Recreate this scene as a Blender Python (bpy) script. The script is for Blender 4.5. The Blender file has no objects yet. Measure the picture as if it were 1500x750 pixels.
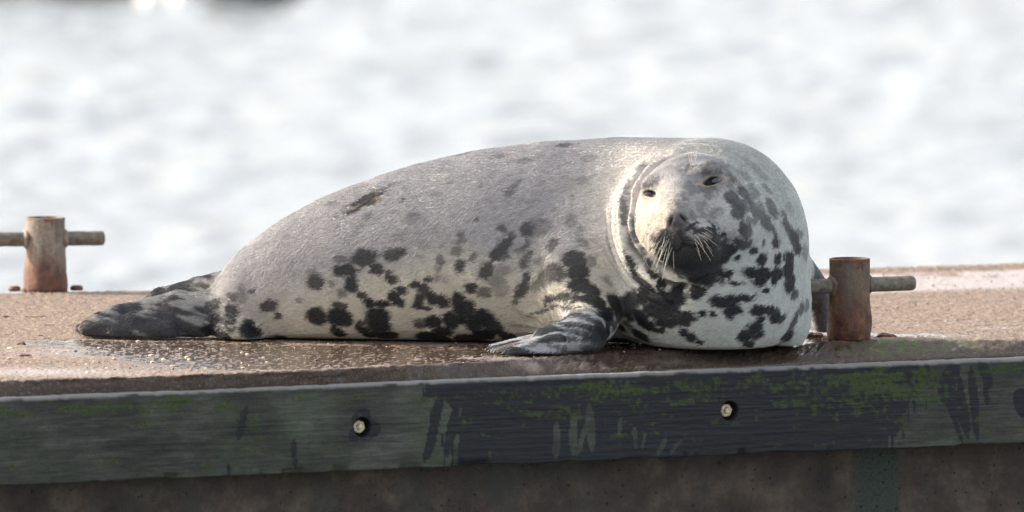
import bpy, bmesh, math, random
import numpy as np
from mathutils import Vector, Matrix
from mathutils.bvhtree import BVHTree
random.seed(4); rng = np.random.default_rng(4)
S = bpy.context.scene; COL = S.collection
PI = math.pi; R = math.radians

# ------------------------------------------------------------ camera
PITCH = R(4.2); DIST = 52.0; FPX = 540.0*DIST           # 540 px per metre at the seal
TGT = np.array([0, 0, 0.2321])
FWD = np.array([0, math.cos(PITCH), -math.sin(PITCH)]); UP = np.array([0, math.sin(PITCH), math.cos(PITCH)])
CAM = TGT - FWD*DIST
cd = bpy.data.cameras.new('camera'); cam = bpy.data.objects.new('camera', cd); COL.objects.link(cam); S.camera = cam
cam.location = CAM; cam.rotation_euler = (PI/2-PITCH, 0, 0)
cd.sensor_width = 36; cd.lens = 36*FPX/1500; cd.clip_start = 0.5; cd.clip_end = 6000
cd.dof.use_dof = True; cd.dof.focus_distance = 51.75; cd.dof.aperture_fstop = (cd.lens/1000)/0.165

# ------------------------------------------------------------ light
SUN_EL, SUN_AZ = 26.0, -71.0             # azimuth from +Y towards +X
w = bpy.data.worlds.new("World"); S.world = w; w.use_nodes = True
wt = w.node_tree; bg = wt.nodes['Background']
sky = wt.nodes.new('ShaderNodeTexSky'); sky.sky_type = 'NISHITA'; sky.sun_disc = False
sky.sun_elevation = R(SUN_EL); sky.sun_rotation = R(SUN_AZ); sky.air_density = 1.0; sky.dust_density = 5.0; sky.ozone_density = 1.0
veil = wt.nodes.new('ShaderNodeMix'); veil.data_type = 'RGBA'; veil.inputs[0].default_value = .42      # thin even white cloud over the whole sky
wt.links.new(sky.outputs[0], veil.inputs[6]); veil.inputs[7].default_value = (4.9, 4.75, 4.55, 1)
wt.links.new(veil.outputs[2], bg.inputs[0]); bg.inputs[1].default_value = 0.15
sl = bpy.data.lights.new('sun', 'SUN'); sl.energy = 3.0; sl.angle = R(0.6); sl.color = (1, .93, .82)
so = bpy.data.objects.new('sun', sl); COL.objects.link(so)
sd = Vector((math.sin(R(SUN_AZ))*math.cos(R(SUN_EL)), math.cos(R(SUN_AZ))*math.cos(R(SUN_EL)), math.sin(R(SUN_EL))))
so.rotation_euler = sd.to_track_quat('Z', 'Y').to_euler(); so.location = (-4, 3, 5)
S.view_settings.view_transform = 'Standard'; S.view_settings.look = 'None'; S.view_settings.exposure = 1.4; S.view_settings.gamma = 1
S.cycles.max_bounces = 6; S.cycles.sample_clamp_indirect = 4

# ------------------------------------------------------------ survey helpers: where a sight line meets a real plane of the place
def ray(px, py): return FWD + np.array([(px-750)/FPX, 0, 0]) + UP*((375-py)/FPX)
def on_z(px, py, z=0.0):
    d = ray(px, py); t = (z-CAM[2])/d[2]; return CAM + d*t
def on_y(px, py, y):
    d = ray(px, py); t = (y-CAM[1])/d[1]; return CAM + d*t
def X(px, y): return on_y(px, 375, y)[0]
def sstep(a, b, x):
    t = np.clip((x-a)/(b-a), 0, 1); return t*t*(3-2*t)

# ------------------------------------------------------------ numpy noise
def hsh(i, j, k, s):
    n = (i.astype(np.int64)*73856093) ^ (j.astype(np.int64)*19349663) ^ (k.astype(np.int64)*83492791) ^ (s*2654435761)
    n = (n ^ (n >> 13)) * 1274126177 & 0x7fffffff; n = (n ^ (n >> 15)) * 668265263 & 0x7fffffff
    return (n & 0xffffff)/float(0xffffff)
def vn(x, y, z, s=0):
    xi, yi, zi = np.floor(x), np.floor(y), np.floor(z); fx, fy, fz = x-xi, y-yi, z-zi
    xi, yi, zi = xi.astype(np.int64), yi.astype(np.int64), zi.astype(np.int64)
    fx, fy, fz = [f*f*(3-2*f) for f in (fx, fy, fz)]
    r = 0
    for a in (0, 1):
        for b in (0, 1):
            for c in (0, 1):
                r = r + hsh(xi+a, yi+b, zi+c, s)*(fx if a else 1-fx)*(fy if b else 1-fy)*(fz if c else 1-fz)
    return r
def fbm(x, y, z, o=3, s=0):
    r = 0; a = .5; t = 0
    for i in range(o):
        r = r + a*vn(x, y, z, s+i*7); t += a; a *= .5; x, y, z = x*2.03, y*2.03, z*2.03
    return r/t

# ------------------------------------------------------------ object helpers
def tag(o, label=None, cat=None, group=None, kind=None):
    for k, v in (('label', label), ('category', cat), ('group', group), ('kind', kind)):
        if v: o[k] = v
    return o
def np_mesh(name, V, F, mat, parent=None, smooth=True, cols=None):
    me = bpy.data.meshes.new(name); n = len(V); V = np.asarray(V, np.float32); F = np.asarray(F, np.int32)
    k = F.shape[1]
    me.vertices.add(n); me.vertices.foreach_set('co', V.ravel())
    me.loops.add(F.size); me.loops.foreach_set('vertex_index', F.ravel())
    me.polygons.add(len(F)); me.polygons.foreach_set('loop_start', np.arange(0, F.size, k, dtype=np.int32))
    me.polygons.foreach_set('use_smooth', np.full(len(F), smooth))
    me.update(calc_edges=True)
    for nm, a in (cols or {}).items():
        if a.ndim == 1:
            at = me.attributes.new(nm, 'FLOAT', 'POINT'); at.data.foreach_set('value', a.astype(np.float32))
        else:
            at = me.attributes.new(nm, 'FLOAT_COLOR', 'POINT')
            at.data.foreach_set('color', np.concatenate([a, np.ones((n, 1))], 1).astype(np.float32).ravel())
    me.materials.append(mat)
    o = bpy.data.objects.new(name, me); COL.objects.link(o); o.parent = parent
    return o
def bm_obj(name, bm, mat, parent=None, smooth=True):
    me = bpy.data.meshes.new(name); bmesh.ops.recalc_face_normals(bm, faces=bm.faces); bm.to_mesh(me); bm.free()
    for p in me.polygons: p.use_smooth = smooth
    me.materials.append(mat); o = bpy.data.objects.new(name, me); COL.objects.link(o); o.parent = parent
    return o
def empty(name, loc, rz=0):
    o = bpy.data.objects.new(name, None); COL.objects.link(o); o.location = loc; o.rotation_euler = (0, 0, rz); o.empty_display_size = .1
    return o
def lathe(bm, prof, n=40, mat4=None, jit=None):
    M = mat4 or Matrix(); rings = []
    for (r, z) in prof:
        rg = []
        for i in range(n):
            a = 2*PI*i/n; rr = r*(1+(jit(a, z) if jit else 0))
            rg.append(bm.verts.new(M @ Vector((rr*math.cos(a), rr*math.sin(a), z))))
        rings.append(rg)
    for A, B in zip(rings, rings[1:]):
        for i in range(n): bm.faces.new((A[i], A[(i+1) % n], B[(i+1) % n], B[i]))
    bm.faces.new(list(reversed(rings[0]))); bm.faces.new(rings[-1])
def tube(bm, pts, rad, n=6):
    rings = []
    for i, p in enumerate(pts):
        a = pts[max(i-1, 0)]; b = pts[min(i+1, len(pts)-1)]; t = (Vector(b)-Vector(a)).normalized()
        u = t.orthogonal().normalized(); v = t.cross(u); r = rad[i]
        rings.append([bm.verts.new(Vector(p)+(u*math.cos(2*PI*k/n)+v*math.sin(2*PI*k/n))*r) for k in range(n)])
    for A, B in zip(rings, rings[1:]):
        for i in range(n): bm.faces.new((A[i], A[(i+1) % n], B[(i+1) % n], B[i]))
    bm.faces.new(list(reversed(rings[0]))); bm.faces.new(rings[-1])

# ------------------------------------------------------------ node helpers
class NT:
    def __init__(s, name):
        s.m = bpy.data.materials.new(name); s.m.use_nodes = True; s.t = s.m.node_tree; s.b = s.t.nodes['Principled BSDF']
        s.tc = s.n('ShaderNodeTexCoord').outputs['Object']
    def n(s, ty, **kw):
        x = s.t.nodes.new(ty)
        for k, v in kw.items(): setattr(x, k, v)
        return x
    def l(s, a, b): s.t.links.new(a, b)
    def val(s, inp, v):
        if hasattr(v, 'is_linked') or isinstance(v, bpy.types.NodeSocket): s.l(v, inp)
        elif isinstance(v, (tuple, list)) and len(v) == 3 and inp.type == 'RGBA': inp.default_value = (*v, 1)
        else: inp.default_value = v
    def map(s, scale=(1, 1, 1), rot=(0, 0, 0)):
        m = s.n('ShaderNodeMapping'); s.l(s.tc, m.inputs[0]); m.inputs['Scale'].default_value = scale; m.inputs['Rotation'].default_value = rot
        return m.outputs[0]
    def noise(s, scale, detail=4, rough=.5, vec=None, col=False):
        x = s.n('ShaderNodeTexNoise'); s.l(vec or s.tc, x.inputs['Vector']); x.inputs['Scale'].default_value = scale
        x.inputs['Detail'].default_value = detail; x.inputs['Roughness'].default_value = rough
        return x.outputs['Color' if col else 'Fac']
    def vor(s, scale, vec=None, out='Distance', feature='F1'):
        x = s.n('ShaderNodeTexVoronoi', feature=feature); s.l(vec or s.tc, x.inputs['Vector']); x.inputs['Scale'].default_value = scale
        return x.outputs[out]
    def math(s, op, a, b=0.0, clamp=False):
        x = s.n('ShaderNodeMath', operation=op); x.use_clamp = clamp; s.val(x.inputs[0], a); s.val(x.inputs[1], b); return x.outputs[0]
    def mix(s, f, a, b, mode='MIX'):
        x = s.n('ShaderNodeMix', data_type='RGBA', blend_type=mode); s.val(x.inputs[0], f); s.val(x.inputs[6], a); s.val(x.inputs[7], b); return x.outputs[2]
    def ramp(s, f, pts):
        x = s.n('ShaderNodeValToRGB'); s.l(f, x.inputs[0]); e = x.color_ramp.elements
        while len(e) < len(pts): e.new(.5)
        for q, (p, c) in zip(e, pts): q.position = p; q.color = (*c, 1) if isinstance(c, tuple) else (c, c, c, 1)
        return x.outputs[0]
    def attr(s, name, out='Fac'):
        x = s.n('ShaderNodeAttribute', attribute_name=name); return x.outputs[out]
    def bump(s, h, strength=.5, dist=.01, prev=None):
        x = s.n('ShaderNodeBump'); s.l(h, x.inputs['Height']); s.val(x.inputs['Strength'], strength); x.inputs['Distance'].default_value = dist
        if prev: s.l(prev, x.inputs['Normal'])
        return x.outputs[0]
    def out(s, col=None, rough=None, bump=None, **kw):
        if col is not None: s.val(s.b.inputs['Base Color'], col)
        if rough is not None: s.val(s.b.inputs['Roughness'], rough)
        if bump is not None: s.l(bump, s.b.inputs['Normal'])
        for k, v in kw.items(): s.val(s.b.inputs[k.replace('_', ' ')], v)
        return s.m

# ---- concrete of the deck: base colour with aggregate, attribute wet
def m_deck():
    m = NT('deck_concrete'); wet = m.attr('wet'); alg = m.attr('algae')
    big = m.noise(2.2, 4, .6); med = m.noise(28, 5, .7); gr = m.noise(190, 3, .8); vo = m.vor(230, out='Color')
    c = m.ramp(med, [(.3, (.12, .072, .044)), (.5, (.25, .163, .108)), (.72, (.38, .275, .195))])
    c = m.mix(m.math('MULTIPLY', big, .35), c, (.33, .265, .23))
    c = m.mix(.5, c, m.ramp(m.noise(85, 4, .75), [(.35, .35), (.5, .8), (.68, 1.25)]), 'MULTIPLY')
    c = m.mix(.55, c, m.mix(.0, m.ramp(gr, [(.3, .25), (.5, .6), (.72, 1.0)]), c), 'MULTIPLY')
    sep = m.n('ShaderNodeSeparateColor'); m.l(vo, sep.inputs[0])
    c = m.mix(m.math('MULTIPLY', m.math('GREATER_THAN', sep.outputs[0], .9), .7), c, (.42, .36, .30))
    c = m.mix(m.math('MULTIPLY', m.math('GREATER_THAN', sep.outputs[1], .9), .6), c, (.08, .06, .05))
    c = m.mix(m.math('MULTIPLY', m.attr('pale'), .75), c, (.40, .365, .37))
    c = m.mix(m.math('MULTIPLY', m.attr('front_dark'), .72), c, (.022, .015, .012))
    dark = m.mix(.65, c, (.035, .025, .02))
    c = m.mix(wet, c, dark)
    c = m.mix(alg, c, m.ramp(m.noise(60, 4, .7), [(.35, (.03, .035, .015)), (.65, (.09, .13, .02))]))
    ro = m.math('SUBTRACT', .85, m.math('MULTIPLY', wet, .75))
    h = m.math('ADD', m.math('MULTIPLY', gr, .7), m.math('MULTIPLY', m.noise(70, 4, .6), .6))
    b = m.bump(h, m.math('SUBTRACT', .85, m.math('MULTIPLY', wet, .78)), .004)
    return m.out(c, ro, b)
def m_wall():
    m = NT('stained_wall_concrete')
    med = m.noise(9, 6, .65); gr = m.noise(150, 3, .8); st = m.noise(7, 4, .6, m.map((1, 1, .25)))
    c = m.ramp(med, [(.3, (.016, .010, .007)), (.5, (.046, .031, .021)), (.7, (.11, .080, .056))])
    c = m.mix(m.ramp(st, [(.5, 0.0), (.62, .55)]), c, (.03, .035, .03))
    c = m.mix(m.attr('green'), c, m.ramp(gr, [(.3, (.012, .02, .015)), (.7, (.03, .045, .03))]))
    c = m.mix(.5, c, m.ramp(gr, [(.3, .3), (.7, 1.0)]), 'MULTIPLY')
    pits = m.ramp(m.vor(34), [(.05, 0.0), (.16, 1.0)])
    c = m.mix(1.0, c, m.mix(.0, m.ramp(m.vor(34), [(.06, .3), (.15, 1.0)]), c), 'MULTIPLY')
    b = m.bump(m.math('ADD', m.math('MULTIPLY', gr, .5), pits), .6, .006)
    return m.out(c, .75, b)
def m_timber():
    m = NT('weathered_timber'); wet = m.attr('wet'); alg = m.attr('algae'); top = m.attr('bare')
    g = m.noise(5, 6, .7, m.map((1.6, 1, 17))); g2 = m.noise(14, 4, .7, m.map((1.0, 1, 28))); sp = m.noise(160, 3, .8)
    c = m.ramp(g, [(.25, (.024, .0245, .023)), (.5, (.047, .047, .042)), (.75, (.085, .084, .074))])
    c = m.mix(m.ramp(m.noise(3.0, 4, .6), [(.4, 0.0), (.7, .7)]), c, (.045, .058, .036))
    c = m.mix(1.0, c, m.ramp(m.noise(4.5, 5, .65, m.map((1, 1, 2.2))), [(.32, .5), (.5, .95), (.68, 1.6)]), 'MULTIPLY')
    c = m.mix(.35, c, m.ramp(sp, [(.3, .35), (.7, 1.2)]), 'MULTIPLY')
    c = m.mix(m.math('MULTIPLY', wet, .93), c, (.0075, .0085, .0115))
    c = m.mix(alg, c, m.ramp(sp, [(.35, (.018, .028, .007)), (.7, (.058, .090, .016))]))
    c = m.mix(top, c, (.42, .42, .40))
    b = m.bump(m.math('ADD', m.math('MULTIPLY', g, .8), m.math('MULTIPLY', g2, .5)), .5, .004)
    b = m.bump(sp, .25, .002, b)
    return m.out(c, m.math('SUBTRACT', .8, m.math('MULTIPLY', wet, .22)), b, Specular_IOR_Level=.3)
def m_fur():
    m = NT('seal_fur'); col = m.attr('Col', 'Color')
    v = m.map((55, 55, 190), (0, R(25), R(8)))
    n1 = m.noise(1.0, 4, .65, v); n2 = m.noise(2.4, 3, .6, v); n3 = m.noise(45, 4, .6)
    f = m.ramp(n1, [(.25, .72), (.5, .97), (.75, 1.18)])
    c = m.mix(1.0, col, f, 'MULTIPLY')
    c = m.mix(.5, c, m.mix(.0, m.ramp(n3, [(.3, .85), (.7, 1.12)]), c), 'MULTIPLY')
    b = m.bump(n1, .55, .004); b = m.bump(n2, .35, .002, b)
    return m.out(c, .5, b, Sheen_Weight=.04, Sheen_Roughness=.4, Specular_IOR_Level=.2)
def m_water():
    m = NT('sea_water')
    n1 = m.noise(1.3, 4, .6, m.map((1, 2.2, 1))); n2 = m.noise(5, 4, .6, m.map((1, 1.8, 1)))
    b = m.bump(n1, .25, .06); b = m.bump(n2, .25, .02, b)
    return m.out((.25, .265, .27), .10, b, IOR=1.333, Specular_IOR_Level=.5)
def m_rust(name, seed, split, gray=(.27, .25, .21), bulk=(.12, .05, .032)):
    m = NT(name); sx = m.n('ShaderNodeSeparateXYZ'); m.l(m.tc, sx.inputs[0])
    n = m.noise(26+seed, 6, .7); gr = m.noise(120, 4, .75); st = m.noise(30, 5, .6, m.map((1, 1, .3)))
    z = m.math('ADD', sx.outputs[2], m.math('MULTIPLY', m.math('SUBTRACT', st, .5), .14))
    low = m.ramp(m.math('ADD', m.math('MULTIPLY', m.math('SUBTRACT', split, z), 14), .5, True), [(0, 0.0), (1, 1.0)])
    rim = m.math('MULTIPLY', m.math('GREATER_THAN', z, .205), .9)
    rust = m.ramp(n, [(.25, (.035, .016, .012)), (.45, bulk), (.6, (.15, .062, .033)), (.75, (.24, .125, .07))])
    paint = m.ramp(gr, [(.2, tuple(v*.45 for v in gray)), (.5, gray), (.8, tuple(v*1.5 for v in gray))])
    paint = m.mix(m.ramp(n, [(.52, 0.0), (.66, .8)]), paint, (.20, .11, .06))
    paint = m.mix(m.ramp(st, [(.42, .6), (.55, 0.0)]), paint, (.07, .055, .045))
    c = m.mix(low, paint, rust); c = m.mix(rim, c, rust)
    b = m.bump(gr, .5, .003); b = m.bump(n, .6, .006, b)
    return m.out(c, m.math('ADD', .5, m.math('MULTIPLY', gr, .4)), b)
def m_plain(name, c, rough=.5, var=.25, sc=60, **kw):
    m = NT(name); n = m.noise(sc, 4, .6)
    cc = m.mix(1.0, c, m.ramp(n, [(.3, 1-var), (.7, 1+var)]), 'MULTIPLY')
    return m.out(cc, rough, m.bump(n, .3, .002), **kw)

# ------------------------------------------------------------ SETTING: sea
ys = np.concatenate([np.linspace(-30, 14, 12), np.arange(14.05, 52, .085), np.geomspace(52.5, 3500, 50)])
xs = np.concatenate([-np.geomspace(3500, 18.2, 26), np.arange(-18, 14.01, .055), np.geomspace(14.2, 3500, 26)])
XX, YY = np.meshgrid(xs, ys); x, y = XX.ravel(), YY.ravel()
near = sstep(13, 15, y)*(1-sstep(48, 52, y))*(1-sstep(12.5, 14, np.abs(x+2)-2))
h = (fbm(x*.8+3, y*.5, 0*x, 2, 3)-.5)*.03 + (fbm(x*2.6, y*2.6, 0*x+5, 2, 9)-.5)*.07 + (fbm(x*6.0, y*5.6, 0*x+9, 2, 19)-.5)*.085
V = np.stack([x, y, -1.5+h*near], 1); ny_, nx_ = XX.shape
idx = np.arange(ny_*nx_).reshape(ny_, nx_)
F = np.stack([idx[:-1, :-1], idx[:-1, 1:], idx[1:, 1:], idx[1:, :-1]], -1).reshape(-1, 4)
np_mesh('sea_water', V, F, m_water())['kind'] = 'structure'

# ------------------------------------------------------------ SETTING: pier deck (one sheet with its worn front arris)
bx_px = [-1200, 0, 300, 480, 620, 700, 760, 860, 960, 1080, 1200, 1300, 1500, 2600]
bx_py = [606, 559, 549.5, 542, 535, 532, 528.5, 521, 515, 509, 503, 499.5, 497, 455]
def edge_top(px): return np.interp(px, bx_px, bx_py)
ZT = -0.038
P0, P1 = on_z(0, 583, ZT), on_z(1500, 523.5, ZT)
AX = (P1-P0); AX[2] = 0; AXL = np.linalg.norm(AX); AX /= AXL; BX = np.array([-AX[1], AX[0], 0])   # along and across the pier
def front_line(px):                       # board's top front arris
    return on_z(px, 583+(523.5-583)*px/1500, ZT)
BT = 0.045                                # how far the board stands out
pxs = np.concatenate([np.linspace(-1150, -40, 60), np.arange(-34, 1536, 2.6), np.linspace(1560, 2500, 50)])
rear_py = np.interp(pxs, [-1200, 0, 200, 1500, 2600], [470, 430, 426, 386, 352])
ts = np.concatenate([[0], np.linspace(.02, .30, 52)**1.0, np.linspace(.305, 1, 150)])
rows = []
nC = len(pxs)
top0 = np.array([on_z(p, edge_top(p)) for p in pxs]); rear = np.array([on_z(p, q) for p, q in zip(pxs, rear_py)])
bot0 = np.array([front_line(p)+BX*BT for p in pxs]); bot0[:, 2] = ZT+.001
below = bot0.copy(); below[:, 2] = -.13
bot0[:, 1] = np.minimum(bot0[:, 1], top0[:, 1]-.001)
rows.append(below)
for k in range(9):
    t = k/9; q = bot0*(1-t)+top0*t; q[:, 2] = ZT+.001+(0-ZT)*(t**.85)
    rows.append(q)
for t in ts: rows.append(top0*(1-t)+rear*t)
q = rear.copy()+BX*.015; q[:, 2] = -.02; rows.append(q); q = q.copy(); q[:, 2] = -.25; rows.append(q)
V = np.concatenate(rows); nR = len(rows)
tt = np.concatenate([[-2], -1+np.arange(9)/9, ts, [1.1, 1.2]]).repeat(nC); PX = np.tile(pxs, nR)
x, y = V[:, 0], V[:, 1]; u = V@AX; v = V@BX
surf = (tt >= -.9) & (tt <= 1.05)
inn = sstep(0, .02, tt)
hz = (fbm(x*3, y*3, 0*x, 3, 1)-.5)*.006 + (fbm(x*60, y*60, 0*x, 2, 2)-.5)*.005 + (fbm(x*220, y*220, 0*x, 2, 4)-.5)*.0045
# saw-cut / formwork line on the right of the deck, low lip along the rear
hz += .008*sstep(.955, .985, tt)*sstep(900, 1100, PX)
step = .63 + (vn(x*4, 0*x, 0*x, 5)-.5)*.02
hz += -.006*sstep(step, step+.012, tt)*sstep(1150, 1250, PX) + .004*np.exp(-((tt-.26-(vn(x*5, 0*x, 0*x, 8)-.5)*.03)/.012)**2)*sstep(1150, 1250, PX)
ragged = (fbm(x*22, 0*x, tt*3, 4, 6)-.5)
V[:, 2] += np.where(surf, hz, 0)
V[:, 1] += np.where((tt > -.9) & (tt < .015), (ragged+.35)*.03*(1-np.abs(tt)), 0)
V[:, 2] = np.where((tt >= -1) & (tt < 0), V[:, 2]+(fbm(x*45, y*45, tt*4, 3, 7)-.5)*.008*sstep(-1, -.8, tt), V[:, 2])
# wetness and front darkening
pud = 0*x
def blob(cx, cy, rx, ry, s=1.0):
    c = on_z(cx, cy); e = on_z(cx+rx, cy)[0]-c[0]; f = abs(on_z(cx, cy-ry)[1]-c[1]); return s*np.exp(-(((x-c[0])/e)**2+((y-c[1])/f)**2))
n1 = fbm(x*9, y*9, 0*x, 3, 31); n2 = fbm(x*70, y*50, 0*x, 3, 33)
for b in [(140, 503, 90, 5), (290, 513, 190, 13, 1.5), (420, 524, 170, 12, 1.4), (330, 533, 160, 5, 1.0), (560, 515, 150, 9, .9), (700, 516, 90, 7, .8), (340, 540, 130, 3.5, .8), (560, 530, 150, 5, .8), (40, 503, 60, 3, .6), (950, 508, 260, 12, 1.0), (1180, 492, 60, 10, 1.1), (1330, 491, 140, 4.5, 1.2), (1450, 481, 60, 3, .7), (1000, 519, 280, 12, .9)]:
    pud = pud + blob(*b)
wet = sstep(.38, .62, pud*.9+(n1-.5)*.9+(n2-.5)*1.0-.08) 
front_dark = np.where(tt < 0, 1.0, 0)*sstep(.2, .4, n1+.1); front_dark = np.maximum(front_dark, .75*(tt >= 0)*(1-sstep(.10, .17, tt+(n1-.5)*.12))*sstep(560, 760, PX+(n1-.5)*200)*(1-sstep(1210, 1300, PX)))  # darker front arris and a darker deck strip before the seal
grain = vn(x*130, y*42, 0*x, 41); wet = wet*(1-.85*sstep(.66, .76, grain)*(1-sstep(.9, 1.5, pud)*.5)); wet = np.where(tt > 1.05, 0, wet)
V[:, 2] -= np.where(surf, hz*wet*.55, 0)
pale = sstep(.66, .72, tt)*(1-sstep(.93, .96, tt))*sstep(1000, 1250, PX)*sstep(.25, .55, n1+.12) + .8*(blob(620, 524, 180, 7)+blob(200, 515, 150, 8)+blob(60, 545, 140, 6))*(1-wet)
algae = np.exp(-((PX-1330)/85)**2)*sstep(-1.0, -.6, tt)*(1-sstep(.0, .035, tt))*sstep(.40, .55, n2)*1.0
idx = np.arange(nR*nC).reshape(nR, nC)
F = np.stack([idx[:-1, :-1], idx[:-1, 1:], idx[1:, 1:], idx[1:, :-1]], -1).reshape(-1, 4)
deck = np_mesh('pier_deck', V, F, m_deck(), cols={'wet': wet, 'pale': np.clip(pale, 0, 1), 'algae': algae, 'front_dark': front_dark}); deck['kind'] = 'structure'

# ---- quay wall below the timber, set back
sx = np.linspace(-2.2, AXL+2.2, 500); sz = np.linspace(-.12, -1.9, 200)
A, B = np.meshgrid(sx, sz); a, b = A.ravel(), B.ravel()
base = P0+BX*(BT+.045)
n1 = fbm(a*8, b*8, 0*a, 4, 51)
V = base[None, :]*[1, 1, 0]+AX[None, :]*a[:, None]-BX[None, :]*((n1-.5)*.02+(fbm(a*60, b*60, 0*a, 2, 53)-.5)*.006)[:, None]; V[:, 2] = b
sg = 1305/1500*AXL
green = sstep(.55, .8, np.exp(-((a-sg+(fbm(b*9, 0*a, 0*a, 3, 5)-.5)*.08)/.085)**4)+(n1-.5)*.6)+.35*sstep(.55, .7, fbm(a*2, b*4, 0*a+3, 4, 61))
idx = np.arange(len(a)).reshape(A.shape)
F = np.stack([idx[:-1, :-1], idx[:-1, 1:], idx[1:, 1:], idx[1:, :-1]], -1)[:, :, ::-1].reshape(-1, 4)
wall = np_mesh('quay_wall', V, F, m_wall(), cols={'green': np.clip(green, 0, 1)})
tag(wall, 'damp brown concrete quay wall in shade below the long timber board', 'wall')
# rear face of the pier, so that it stands as a solid from the side
bm = bmesh.new(); r0, r1 = rear[0], rear[-1]
f0 = base-AX*2.2; f1 = base+AX*(AXL+2.2)
vs = [bm.verts.new((p[0], p[1], z)) for z in (-.12, -1.9) for p in (f0+BX*.03, f1+BX*.03, r1-BX*.02, r0-BX*.02)]
for i in range(4): bm.faces.new((vs[i], vs[(i+1) % 4], vs[4+(i+1) % 4], vs[4+i]))
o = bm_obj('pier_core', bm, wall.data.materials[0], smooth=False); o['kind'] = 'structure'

# ------------------------------------------------------------ THING: timber fender board with two bolts
tm = m_timber(); board_root = empty('timber_fender_board', tuple(P0))
tag(board_root, 'long weathered grey-green timber board with two bolts along the pier edge', 'timber board')
HB = .2315
holes = []
for (hx, hy) in ((531, 626), (1069, 602)):
    # front plane of the board
    d = ray(hx, hy); t = np.dot(P0-CAM, BX)/np.dot(d, BX); q = CAM+d*t; holes.append((np.dot(q-P0, AX), q[2]-ZT))
def refine(c, lo, hi, coarse, fine, w_):
    out = [lo]; 
    while out[-1] < hi:
        k = min(abs(out[-1]-ci) for ci in c); out.append(out[-1]+(fine if k < w_ else coarse))
    return np.array(out)
sa = np.concatenate([np.linspace(-2.2, -.1, 120), refine([hh[0] for hh in holes], -.09, AXL+.1, .0042, .0013, .05), np.linspace(AXL+.12, AXL+2.2, 120)])
sz = refine([hh[1] for hh in holes], -HB, -.003, .0032, .0015, .04)[::-1]; sz = sz[sz < -.002]
A, B = np.meshgrid(sa, sz); a, b = A.ravel(), B.ravel()
g = fbm(a*6, b*160, 0*a, 3, 71)
dep = (g-.5)*.003+(fbm(a*40, b*120, 0*a, 3, 73)-.5)*.0016 + .012*sstep(.62, .75, fbm(a*14, 0*a, 0*a+9, 3, 75))*sstep(-HB+.02, -HB, b)*.9
dep += .004*(sstep(-.006, -.001, b))
hd = 9+0*a
for (hs, hb) in holes:
    rr = np.sqrt((a-hs)**2+(b-hb)**2); hd = np.minimum(hd, rr)
hr = .0262*(1+.06*(fbm(a*50, b*50, 0*a, 2, 77)-.5))
dep += .034*(1-sstep(hr-.0012, hr+.0008, hd))
V = P0[None, :]+AX[None, :]*a[:, None]+BX[None, :]*dep[:, None]; chipT = .0022*sstep(.56, .72, fbm(a*28, 0*a, 0*a+1, 3, 78))+.0012*fbm(a*90, 0*a, 0*a, 2, 79); chipB = .0035*sstep(.5, .75, fbm(a*9, 0*a, 0*a+2, 4, 80))
V[:, 2] = ZT+b-chipT*sstep(-.03, -.002, b)+chipB*sstep(-HB+.03, -HB, b)
PXf = a/AXL*1500; T = -b/HB                 # board coordinates: survey px along, 0..1 down
warp = (fbm(a*30, b*12, 0*a, 3, 81)-.5)
def drip(cx, top, bot, wid, lean=0, grow=0):
    c = cx+lean*(T-top)*60+warp*9; ww = wid*(1+grow*(T-top)); return (np.abs(PXf-c) < ww*np.clip(1-((T-(top+bot)/2)/((bot-top)/2+1e-6))**4, 0, 1))
jag = (fbm(a*120, b*9, 0*a, 3, 83)-.5)*70; wetb = ((PXf > 655+warp*60+jag*.6-40*(T < .25+warp*.3)) & (PXf < 1362-55*T+warp*60+jag))*1.0
for dd in [(640, .1, .96, 8, -.55), (660, .1, .9, 6, -.3), (676, .05, .98, 9, -.2), (690, .0, .95, 6, -.3), (1385, .2, .8, 7, .7), (1400, .12, .95, 6, .35), (1418, .05, .98, 7, .25), (1376, .3, 1, 5, .8), (1440, .1, .55, 5, .2), (1432, .0, .35, 9, .9), (1395, .0, .5, 14, -.6), (1495, .35, .72, 12, .25), (424, .6, .95, 4, 0), (356, .2, .6, 6, -.6), (326, .85, 1, 3, 0)]:
    wetb = np.maximum(wetb, drip(*dd)*1.0)
for dd in [(806, .52, .98, 6, -.1), (829, .42, .95, 5.5, 0), (853, .32, .92, 6.5, .1), (849, .55, .95, 4, -.6), (900, .5, .75, 3, 0), (920, .62, .9, 3, .1), (935, .7, .9, 3, -.3), (662, .62, .95, 3.5, -.3), (970, .75, .98, 4, -1.2), (990, .8, .98, 3, -1.5), (1344, .6, .95, 5, 1.0), (1362, .72, .98, 5, .8), (1320, .88, 1, 5, 0)]:
    wetb = wetb*(1-.8*drip(*dd))
st = np.zeros_like(a)
hs, hb = holes[0]; th = np.arctan2(b-hb, a-hs)
st = 1-sstep(.98, 1.06, np.sqrt((a-hs-.004)**2+(b-hb-.002)**2)/(.042+.008*np.cos(3*th+1)+.004*np.cos(5*th)))
hs, hb = holes[1]
wetb = np.maximum(wetb, st); wetb = np.maximum(wetb, sstep(.031, .027, hd)*.9)
n3 = fbm(a*16, b*60, 0*a, 4, 91); n4 = fbm(a*90, b*90, 0*a, 3, 93); n5 = fbm(a*2.2, 0*a, 0*a, 3, 95)
def band(t0, t1, s=.05): return sstep(t0-s, t0+s, T)*(1-sstep(t1-s, t1+s, T))
dens = band(.10, .24)*(.28+.25*(PXf < 330)) + band(.05, .55, .15)*.26*sstep(640, 760, PXf)*(1-sstep(1330, 1420, PXf)) + band(.2, .9, .2)*.13 + band(.02, .5, .1)*.2*sstep(1100, 1300, PXf)*(1-sstep(1330, 1420, PXf))
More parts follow.
